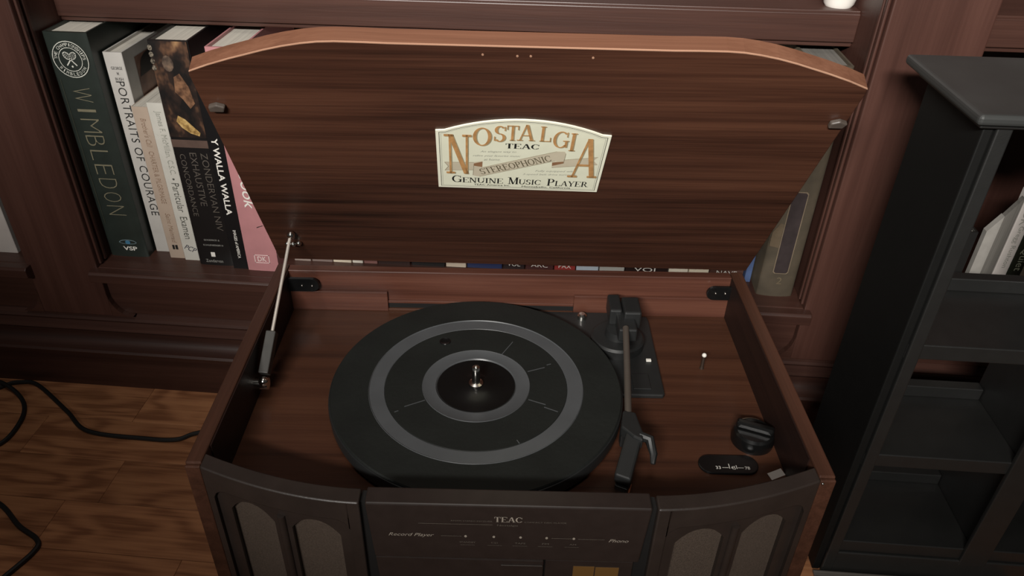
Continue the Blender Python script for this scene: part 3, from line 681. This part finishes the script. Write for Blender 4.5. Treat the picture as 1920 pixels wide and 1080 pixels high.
put_text(g, 'AM/FM STEREO RECEIVER', .028, .0013, pf(-.0242, .2742)); put_text(g, 'COMPACT DISC PLAYER', .028, .0013, pf(.0252, .2742))
put_text(g, 'Nostalgia', .014, .0022, pf(0, .2703))
for x0, x1, z in ((-.060, -.010, .2708), (-.045, -.031, .2584), (.030, .044, .2583), (.048, .066, .2580)):
    g.add([(x0, z - .0002, 0), (x1, z - .0002, 0), (x1, z + .0002, 0), (x0, z + .0002, 0)], [(0, 1, 2, 3)], basis((0, -.0337, 0), (1, 0, 0), (0, 0, 1)))
for x in (-.027, -.0085, .0088, .0262, .0440):
    g.add([(x - .005, .2492, 0), (x + .005, .2492, 0), (x + .005, .2495, 0), (x - .005, .2495, 0)], [(0, 1, 2, 3)], basis((0, -.0337, 0), (1, 0, 0), (0, 0, 1)))
flat('lettering', g, M['panelink_dim'], RP)
rp('foot', G().cyl((-.19, .03), .016, 0, .014), M['blk_plastic']); rp('foot', G().cyl((.19, .03), .016, 0, .014), M['blk_plastic'])
rp('foot', G().cyl((-.19, .22), .016, 0, .014), M['blk_plastic']); rp('foot', G().cyl((.19, .22), .016, 0, .014), M['blk_plastic'])
rp('base_skirt', G().box((-.2135, -.0005, .012), (.2135, .02, .045)), M['front'])
rp('corner_nail', G().ball((.2152, -.0052, ZR - .003), .0011), M['chrome'], smooth=True, label='bright nail head')

# platter
PC = (-.0268, .1175); PZ = ZR - .0275
pl = rp('platter', G().lathe([(1e-4, 0), (.119, 0), (.1222, -.001), (.1228, -.0035), (.1222, -.012), (.100, -.0138), (1e-4, -.0138)], (*PC, PZ - .0012), 128), M['blk_plastic'], smooth=True)
mat_prof = [(.034, -.0006), (.0345, .0002), (.0446, .0002), (.0452, .0012), (.0760, .0012), (.0764, .0006), (.0892, .0006), (.0896, .0013), (.1205, .0013), (.1215, .0002)]
part('platter_mat', G().lathe(mat_prof, (*PC, PZ - .0012), 128), M['rubber'], pl, smooth=True)
part('mat_ring', G().lathe([(.0762, .0004), (.0768, .0011), (.0888, .0011), (.0894, .0018), (.0899, .0010)], (*PC, PZ - .0012), 128), M['ring'], pl, smooth=True, label='smooth grey outer ring')
part('mat_ring', G().lathe([(.0325, -.0008), (.0340, .0010), (.0442, .0014), (.0450, .0018), (.0455, .0008)], (*PC, PZ - .0012), 128), M['ring'], pl, smooth=True, label='smooth grey inner ring')
part('center_dish', G().lathe([(1e-4, .0010), (.013, .0008), (.014, .0003), (.030, .0003), (.0325, .0004)], (*PC, PZ - .0012), 64), M['blk_gloss'], pl, smooth=True)
part('spindle', G().lathe([(.0062, 0), (.006, .002), (.0036, .003), (.0035, .016), (.0030, .0185), (.0016, .0198), (1e-4, .0202)], (*PC, PZ), 24), M['chrome'], pl, smooth=True, label='chrome spindle')
for ang, r0, r1 in ((62, .0455, .066), (22, .047, .063), (24, .066, .070), (-22, .047, .062), (-25, .062, .074), (207, .046, .064), (209, .070, .0735), (-62, .072, .076)):
    part('mat_mark', G().box((r0, -.00035, 0), (r1, .00035, .0005), Matrix.Translation((*PC, PZ - .0002)) @ Matrix.Rotation(R(ang), 4, 'Z')), M['ring'], pl)
part('mat_hole', G().lathe([(1e-4, .0003), (.0035, .0004), (.0045, .0008), (.0052, .0003)], (PC[0] - .030, PC[1] + .057, PZ), 24), M['blk_gloss'], pl, smooth=True)

# turntable chassis plate and tonearm
plate = [(.005, .2425), (.005, .12), (.1055, .1236), (.1329, .1236), (.1345, .126), (.1360, .230), (.1352, .2365), (.1010, .2425)]
tp_ = rp('chassis_plate', G().prism(list(plate), ZD, ZD + .0042), M['blk_plastic'], 0.0010)
part('pad', G().box((.1085, .130, ZD + .0042), (.1235, .150, ZD + .0054)), M['blk_plastic'], tp_, 0.0004)
part('chassis_screw', G().lathe([(1e-4, .0056), (.0028, .0054), (.0045, .0036), (.0048, 0)], (.0716, .2325, ZD + .0042), 16), M['chrome'], tp_, smooth=True, label='chrome screw')
part('lever_tip', G().box((.1245, .1672, ZD + .0045), (.1290, .1702, ZD + .0062)), M['white'], tp_, 0.0003, label='white lever tip')
TA = rp('tonearm', G().tube([(.1045, .1790, ZD + .0335), (.0985, .120, ZD + .0325), (.0930, .0690, ZD + .0315)], .0028, 14), M['arm'], smooth=True, label='grey metal arm tube')
part('arm_base', G().lathe([(.0245, .0042), (.0245, .0120), (.0225, .0140), (.012, .0145), (.011, .022), (1e-4, .022)], (.1010, .1935, ZD), 40), M['blk_plastic'], TA, smooth=True)
part('arm_pivot', G().box((.0985, .176, ZD + .020), (.1150, .205, ZD + .0335)), M['blk_plastic'], TA, 0.0015)
part('counterweight', G().box((.0925, .1985, ZD + .0215), (.1037, .2250, ZD + .0385)), M['blk_plastic'], TA, 0.0018)
part('counterweight', G().box((.1047, .1930, ZD + .0215), (.1205, .2190, ZD + .0400)), M['blk_plastic'], TA, 0.0018)
part('arm_clip', G().box((.1105, .1805, ZD + .020), (.1155, .1835, ZD + .0255)), M['arm'], TA, 0.0005)
part('arm_lift', G().tube([(.0945, .2010, ZD + .019), (.1010, .1940, ZD + .0205), (.1045, .1905, ZD + .0205)], .0022, 10), M['blk_plastic'], TA, smooth=True)
part('headshell', G().prism([(.0855, .0540), (.0935, .0440), (.1000, .0400), (.1015, .0475), (.0985, .0700), (.0890, .0720)], ZD + .0245, ZD + .0345), M['blk_plastic'], TA, 0.0014)
hd = basis((.0945, .0470, ZD + .027), (.88, -.40, 0), (.30, .87, .18))
part('headshell', G().box((-.0062, -.0370, -.0055), (.0062, .0080, .0055), hd), M['blk_plastic'], TA, 0.0016)
part('cartridge', G().box((-.0050, -.0395, -.0105), (.0050, -.0200, -.0050), hd), M['blk_gloss'], TA, 0.0008)
part('stylus_guard', G().tube([hd @ Vector((.0060, -.0330, -.006)), hd @ Vector((.0058, -.0400, -.0100)), hd @ Vector((.0010, -.0450, -.0125))], .0007, 8), plain('copper_edge', (150, 84, 56), 0.35), TA, smooth=True, label='copper coloured edge')
part('finger_lift', G().tube([(.0985, .0475, ZD + .031), (.1060, .0450, ZD + .0305), (.1085, .0360, ZD + .0240), (.1075, .0300, ZD + .0200)], [.0042, .0040, .0030, .0018], 10), M['blk_plastic'], TA, smooth=True)
part('arm_rest', G().box((.0890, .0655, ZD), (.0990, .0735, ZD + .0240)), M['blk_plastic'], TA, 0.0010)

# knob, speed selector, adapter pin, paper
kn = rp('knob', G().lathe([(.0165, 0), (.0168, .004), (.0155, .0100), (.0135, .0118), (1e-4, .0120)], (.1962, .0765, ZD), 48), M['blk_gloss'], smooth=True)
part('grip', G().box((-.0145, -.0032, .0118), (.0145, .0032, .0178), Matrix.Translation((.1962, .0765, ZD)) @ Matrix.Rotation(R(-22), 4, 'Z')), M['blk_gloss'], kn, 0.0016)
g = G(); cc = (.1962, .0765); 
g.add([(cc[0] + r_ * math.cos(R(a)), cc[1] + r_ * math.sin(R(a)), ZD + z) for a in range(60, 121, 6) for r_, z in ((.0156, .0102), (.0128, .0122))], [(2 * i, 2 * i + 2, 2 * i + 3, 2 * i + 1) for i in range(10)])
part('knob_highlight', g, plain('crescent_highlight', (176, 166, 150), 0.35), kn, smooth=True, label='painted highlight at the back of the knob')  # knob's highlight painted as a pale crescent, no separate part
cap = [(.1707 + sx * .0135 + .0095 * math.cos(R(a)), .0487 + .0095 * math.sin(R(a))) for sx, rng in ((1, range(-90, 91, 15)), (-1, range(90, 271, 15))) for a in rng]
ss = rp('speed_selector', G().prism(cap, ZD, ZD + .0022), M['blk_gloss'], 0.0006)
g = G(); mm = basis((.1735, .0445, ZD + .0025), (1, 0, 0), (0, 1, 0))
put_text(g, '33', .0038, .0030, mm @ Matrix.Translation((-.0115, 0, 0))); put_text(g, '45', .0034, .0034, mm); put_text(g, '78', .0038, .0030, mm @ Matrix.Translation((.0108, 0, 0)))
for a, b2, c, d in ((-.0085, -.0035, -.0002, .0002), (.0033, .0080, -.0002, .0002), (-.0031, -.0026, -.001, .0040), (.0024, .0029, -.001, .0026)): g.add([(a, c, 0), (b2, c, 0), (b2, d, 0), (a, d, 0)], [(0, 1, 2, 3)], mm)
flat('lettering', g, M['white'], ss)
ap = rp('adapter_pin', G().lathe([(.0021, 0), (.0014, .003), (.0013, .0135)], (.1745, .1655, ZD), 16), plain('dull_pin', (70, 58, 50), 0.4, metal=0.5), smooth=True)
part('pin_tip', G().ball((.1745, .1655, ZD + .0150), .0021), M['white'], ap, smooth=True, label='bright pin tip')
g = G(); g.box((-.0065, -.0030, 0), (.0065, .0030, .0005), Matrix.Translation((.2055, .0405, ZD + .0005)) @ Matrix.Rotation(R(25), 4, 'Z') @ Matrix.Rotation(R(14), 4, 'X')); rp('paper_tag', g, M['paper'], label='scrap of white paper')
# black corner catches on the rear rail
for s in (-1, 1):
    x0, x1 = .190, .2130
    pts = [(x0 + .0075 - .0075 * math.sin(R(a)), .2745 + .0075 * math.cos(R(a))) for a in range(0, 181, 20)] + [(x1, .267), (x1, .282)]
    if s < 0: x0 = .183; pts = [(x0 + .0075 - .0075 * math.sin(R(a)), .2755 + .0075 * math.cos(R(a))) for a in range(0, 181, 20)] + [(x1, .268), (x1, .283)]
    pts = [(s * x, z) for x, z in pts]
    mt_ = basis((0, .2435, 0), (1, 0, 0), (0, 0, 1))
    ct = rp('corner_catch', G().prism(pts if s < 0 else list(reversed(pts)), 0.0, 0.0032, mt_), M['blk_gloss'], 0.0005)
    for x in ((.1995, .1897) if s < 0 else (.1983, .2075)):
        part('screw', G().ball((s * x, .2400, .2752), .0011), M['steel'], ct, smooth=True)

# ---- lid, leaning forward on its stay
LR = Matrix.Translation((.0035, .2549, .2941)) @ Matrix.Rotation(R(29.64), 4, 'X')
lidm = LR @ basis((0, 0, 0), (1, 0, 0), (0, 0, 1)) @ Matrix.Rotation(-.0165, 4, 'Z')     # local x across, y up the lid, z towards the viewer
half = [(.2248, .0), (.2252, .2560), (.2240, .2598), (.210, .2663), (.195, .2722), (.170, .2811), (.157, .2850), (.145, .2878), (.134, .2896), (.123, .2903), (.105, .2902), (.09, .2898)]
out = half + [(-x, y) for x, y in reversed(half)]
lid = rp('lid', G().prism(out, -.0125, 0.0, lidm), M['lid'], 0.0008)
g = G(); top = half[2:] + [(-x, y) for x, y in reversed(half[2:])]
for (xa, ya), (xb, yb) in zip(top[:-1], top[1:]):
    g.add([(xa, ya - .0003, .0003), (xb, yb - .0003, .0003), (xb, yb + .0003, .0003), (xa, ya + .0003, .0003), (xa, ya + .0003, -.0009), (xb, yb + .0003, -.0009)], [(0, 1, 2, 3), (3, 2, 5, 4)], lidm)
part('edge_highlight', g, M['edge'], lid, label='highlight painted along the lid edge')  # highlight on the lid's front edge put into a pale strip
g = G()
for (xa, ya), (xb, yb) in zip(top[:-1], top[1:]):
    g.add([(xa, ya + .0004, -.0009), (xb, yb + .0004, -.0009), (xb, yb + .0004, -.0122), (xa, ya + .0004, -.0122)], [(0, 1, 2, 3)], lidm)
part('edge_face', g, M['edge_face'], lid, label='lid edge with overhead light painted in')  # light from above painted in as a lighter brown
for x, y in ((-.215, .2258), (.2185, .2255)):
    part('bumper', G().prism([(x - .006, y - .003), (x + .004, y - .003), (x + .006, y + .002), (x, y + .0045), (x - .006, y + .002)], 0.0, .004, lidm), M['rub_clear'], lid, 0.001, label='clear rubber bumper')
for x, y in ((-.0300, .2825), (.0005, .2822), (-.0080, .2820), (.0400, .2822)):
    part('pin_hole', G().cyl((x, y), .0008, 0, .0004, 8, lidm), M['edge'], lid)
for x in (-.13, .13):
    part('hinge', G().tube([lidm @ Vector((x - .02, -.003, -.008)), lidm @ Vector((x + .02, -.003, -.008))], .0024, 10), M['arm'], lid, smooth=True)

# ---- plaque on the lid
PM = lidm @ Matrix.Translation((-.0010, .1318, 0)) @ Matrix.Rotation(-.0135, 4, 'Z') @ Matrix.Scale(.001, 4)     # mm units, origin at the middle of its lower edge
def outline(e):
    w = 64 - e; pts = [(-w, e), (w, e), (w, 73.5 - e * .9)]
    pts += [(57.5 - e * .4, 74.2 - e * .9)]
    for i in range(1, 16):
        x = 57.5 * (1 - 2 * i / 16); pts.append((x, 74.2 + 14.3 * (1 - (x / 57.5) ** 2) - e * .9))
    return pts + [(-57.5 + e * .4, 74.2 - e * .9), (-w, 73.5 - e * .9)]
pq = rp('plaque', G().prism(outline(0), 0, 1.2, PM), M['plaque'], 0.0004, label='cream plaque with gold and black lettering')
L_ = lambda dz: PM @ Matrix.Translation((0, 0, 1.2 + dz))
flat('plaque_border', G().poly([(x, y, 0) for x, y in outline(2.3)], L_(.05)), M['ink'], pq)
flat('plaque_field', G().poly([(x, y, 0) for x, y in outline(2.75)], L_(.10)), M['plaque_in'], pq)
flat('plaque_border', G().poly([(x, y, 0) for x, y in outline(3.7)], L_(.13)), M['greyink'], pq)
flat('plaque_field', G().poly([(x, y, 0) for x, y in outline(4.0)], L_(.16)), M['plaque_in'], pq)
rb = G(); m2 = L_(.22)
rb.poly([(-58.3, 35.2, 0), (-55.5, 29.8, 0), (-58.3, 24.3, 0), (-36.4, 25.9, 0), (-36.0, 36.1, 0)], m2)
rb.poly([(-36.2, 29.5, 0), (-29.5, 29.8, 0), (-29.2, 37.9, 0), (-36.0, 36.1, 0)], m2)
rb.poly([(24.2, 32.4, 0), (58.7, 38.3, 0), (55.1, 43.2, 0), (57.8, 47.7, 0), (32.3, 43.0, 0), (23.9, 39.4, 0)], m2)
m3 = L_(.28)
rb.poly([(-35.8, 31.4, 0), (-36.4, 18.8, 0), (-34.0, 17.6, 0), (-31.3, 17.4, 0), (-29.8, 29.2, 0)], m3)
rb.poly([(-31.3, 17.4, 0), (26.1, 41.4, 0), (26.1, 53.2, 0), (-30.0, 29.4, 0)], m3)
rb.poly([(26.1, 41.4, 0), (32.7, 38.5, 0), (33.2, 51.0, 0), (32.0, 53.4, 0), (26.1, 53.2, 0)], m3)
flat('ribbon', rb, M['ribbon'], pq)
g = G(); m4 = L_(.31)
g.poly([(-36.0, 31.6, 0), (-29.3, 30.2, 0), (-29.2, 37.2, 0), (-35.8, 34.5, 0)], m4); g.poly([(23.9, 39.2, 0), (32.5, 40.8, 0), (32.6, 38.4, 0), (24.2, 34.8, 0)], m4)
flat('ribbon_fold', g, M['ribbon_dk'], pq)
g = G()
for (xa, ya), (xb, yb) in (((-31.3, 17.4), (26.1, 41.4)), ((-30.0, 29.4), (26.1, 53.2)), ((-58.3, 24.3), (-36.4, 25.9)), ((-58.3, 35.2), (-36, 36.1)), ((24.2, 32.4), (58.7, 38.3)), ((32.3, 43.0), (57.8, 47.7)), ((33.2, 51.0), (32.7, 38.5)), ((-36.4, 18.8), (-35.8, 31.4)), ((-58.3, 35.2), (-55.5, 29.8)), ((-55.5, 29.8), (-58.3, 24.3))):
    d = Vector((xb - xa, yb - ya, 0)).normalized(); q = Vector((-d.y, d.x, 0)) * .18
    g.poly([(xa - q.x, ya - q.y, 0), (xb - q.x, yb - q.y, 0), (xb + q.x, yb + q.y, 0), (xa + q.x, ya + q.y, 0)], L_(.34))
flat('ribbon_line', g, plain('ribbon_outline', (132, 122, 100), 0.5), pq)
big = (('N', -57.3, 20.5, 19.6, 49.4), ('O', -37.4, 57.2, 14.8, 21.6), ('S', -22.0, 62.8, 9.8, 18.6), ('T', -12.8, 64.8, 9.6, 17.4), ('A', -4.2, 65.2, 12.2, 18.4), ('L', 11.4, 64.9, 9.0, 17.5), ('G', 21.4, 57.9, 12.4, 19.6), ('I', 33.6, 54.6, 6.0, 21.2), ('A', 38.2, 20.7, 21.2, 49.2))
g = G()
for ch, x, y, w, h in big: glyph(g, ch, x + .7, y - .5, w, h, L_(.38))
flat('lettering', g, plain('lettering_shade', (150, 140, 112), 0.5), pq)
g = G()
for ch, x, y, w, h in big: glyph(g, ch, x, y, w, h, L_(.44))
flat('lettering', g, M['gold'], pq, 'gold lettering')
g = G(); serif(g, 'TEAC', -12.8, 12.6, 55.2, 6.0, L_(.44), fat=1.25)
serif(g, 'GENUINE', -53.3, -12.3, 8.6, 9.4, L_(.44), .74, True, 1.0); serif(g, 'MUSIC', -8.6, 17.6, 8.4, 9.4, L_(.44), .74, True, 1.0); serif(g, 'PLAYER', 22.2, 55.0, 7.8, 9.6, L_(.44), .74, True, 1.0)
put_text(g, 'TEAC America Inc.', 29, 2.3, L_(.44) @ Matrix.Translation((-21, 6.2, 0))); put_text(g, 'Montebello, California', 39, 2.5, L_(.44) @ Matrix.Translation((22.3, 5.4, 0)))
flat('lettering', g, M['ink'], pq, 'black lettering')
g = G(); sm = L_(.44) @ basis((-29.6, 20.2, 0), (1, .395, 0), (-.395, 1, 0)); serif(g, 'STEREOPHONIC', 0, 57.5, .0, 7.6, sm, fat=.95)
flat('lettering', g, M['browink'], pq, 'brown lettering on the ribbon')
g = G(); ti = lambda x, y: L_(.30) @ basis((x, y, 0), (1, .03, 0), (-.03, 1, 0))
put_text(g, 'An elegant way to', 27, 2.8, ti(-17.6, 50.3), shear=.3); put_text(g, 'relive your favorite music', 36, 2.8, ti(-18.6, 45.0), shear=.3); put_text(g, 'at home.', 12.5, 2.8, ti(-22, 40.4), shear=.3)
put_text(g, 'Fully equipped with', 31, 2.8, ti(27.5, 27.6), shear=.3); put_text(g, '3-speed belt drive turntable', 42, 2.8, ti(23.5, 22.8), shear=.3)
flat('lettering', g, M['greyink'], pq, 'faint grey italic lettering')

# ---- stay rod on the left
lo = Vector((-.2065, .1150, .2600)); hi = lidm @ Vector((-.2030, .0500, .006))
d = hi - lo
st = rp('lid_stay', G().tube([lo + d * .30, hi], .0015, 12), plain('bright_stay_steel', (206, 196, 186), 0.3, metal=0.45, noise=0.03), smooth=True, label='bright steel stay rod')
zx = d.normalized(); xx = Vector((1, 0, 0)); xx = (xx - zx * xx.dot(zx)).normalized(); yy_ = zx.cross(xx)
bm_ = Matrix((xx, yy_, zx)).transposed().to_4x4(); bm_.translation = lo
part('sleeve', G().box((-.0042, -.0048, .008), (.0042, .0048, d.length * .34), bm_), plain('stay_sleeve', (62, 60, 57), 0.5), st, 0.0008)
part('pivot', G().tube([lo + Vector((-.006, 0, 0)), lo + Vector((.005, 0, 0))], .0052, 16), M['chrome'], st, smooth=True)
part('pivot', G().ball(tuple(lo + Vector((.002, -.002, .004))), .0044), M['chrome'], st, smooth=True)
for q, r_ in (((-.2015, .0535, .004), .0036), ((-.2085, .0352, .003), .0028), ((-.2035, .0348, .003), .0026), ((-.1985, .0350, .002), .0026)):
    part('stay_screw', G().ball(tuple(lidm @ Vector(q)), r_), M['chrome'], st, smooth=True)

# ================================================================== BLACK RACK
BR = thing('media_rack', 'low black wooden rack with open back standing right of the record player', 'bookcase', (0.2879, 0.5282, 0), R(0.6))
def br(name, a, b, bevel=0.0012, mat=None, label=None, parent=None): return part(name, G().box(a, b), mat or M['blk_wood'], parent or BR, bevel, label=label)
RW = .3125; ZT = .489
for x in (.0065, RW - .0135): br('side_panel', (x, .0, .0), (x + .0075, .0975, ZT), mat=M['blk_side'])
br('stile', (.0145, -.0025, .0), (.0255, .013, ZT)); br('stile', (RW - .0255, -.0025, .0), (RW - .0145, .013, ZT))
br('divider', (.1440, -.0025, .024), (.1705, .002, ZT)); br('divider', (.1525, .002, .024), (.1620, .0975, ZT))
for z in (.2980, .1700, .0468):
    for xa, xb in ((.0142, .1525), (.1620, RW - .0140)):
        br('shelf', (xa, .0005, z - .0150), (xb, .0975, z), 0.0009)
        br('stop_rail', (xa + .0005, .0855, z), (xb - .0005, .0970, z + .0135), 0.0009)
br('bottom_rail', (.0142, -.0022, .0), (RW - .0142, .012, .0312))
part('screw', G().ball((.0985, .0320, .1552), .0012), M['steel'], BR, smooth=True)
ov = .0095
g = G()
g.box((.0005, -.006, ZT), (RW - .0005, .1040, ZT + .0035)); part('top_molding', g, M['blk_wood'], BR, 0.0012)
part('top', G().box((-.0045, -.011, ZT + .0035), (RW + .0045, .1240, ZT + .0115)), plain('sheen_grey_top', (50, 51, 50), 0.5, noise=0.2, nscale=14), BR, 0.0028, seg=3)  # same black paint, greyed on top to stand for its sheen
# ridged grey strip on the floor in front of it
fs = thing('floor_strip', 'ridged grey strip lying on the floor along the front of the black rack', 'floor strip', (0.2879, 0.5282, 0), R(0.6))
part('body', G().box((.006, -.0325, 0), (.205, -.0030, .003)), M['greystrip'], fs, 0.0008)
for k in range(4): part('ridge', G().box((.006, -.0070 - k * .007, .003), (.205, -.0047 - k * .007, .0042)), M['greystrip'], fs, 0.0005)

# ================================================================== CORD
pts = [(-.255, .672), (-.33, .668), (-.385, .660), (-.4214, .6513), (-.4417, .6382), (-.4816, .6361), (-.5566, .6414), (-.6027, .6733), (-.6673, .7165), (-.6937, .7200), (-.7105, .712), (-.7292, .683), (-.7221, .6338), (-.6872, .5950), (-.6516, .6099), (-.6501, .649), (-.6664, .682),
       (-.6971, .7035), (-.7317, .7120), (-.7913, .695), (-.8086, .6276), (-.7300, .5600), (-.6500, .5420), (-.5946, .5226), (-.5564, .4969), (-.5273, .4823), (-.5204, .468), (-.5322, .4357), (-.5436, .4101), (-.60, .33)]
def spline(P, n=8):
    o = []
    for i in range(len(P) - 1):
        p0, p1, p2, p3 = P[max(i - 1, 0)], P[i], P[i + 1], P[min(i + 2, len(P) - 1)]
        for k in range(n):
            t = k / n
            o.append(tuple(.5 * (2 * b + (c - a) * t + (2 * a - 5 * b + 4 * c - d_) * t * t + (3 * b - a - 3 * c + d_) * t ** 3) for a, b, c, d_ in zip(p0, p1, p2, p3)))
    return o + [P[-1]]
p3 = [(x, y, .0029 + (.0055 if 17 <= i <= 18 else 0)) for i, (x, y) in enumerate(pts)]
cd = part('power_cord', G().tube(spline(p3), .0027, 8), M['cord'], smooth=True)
cd['label'] = 'black power cord looping over the oak floor left of the record player'; cd['category'] = 'cord'
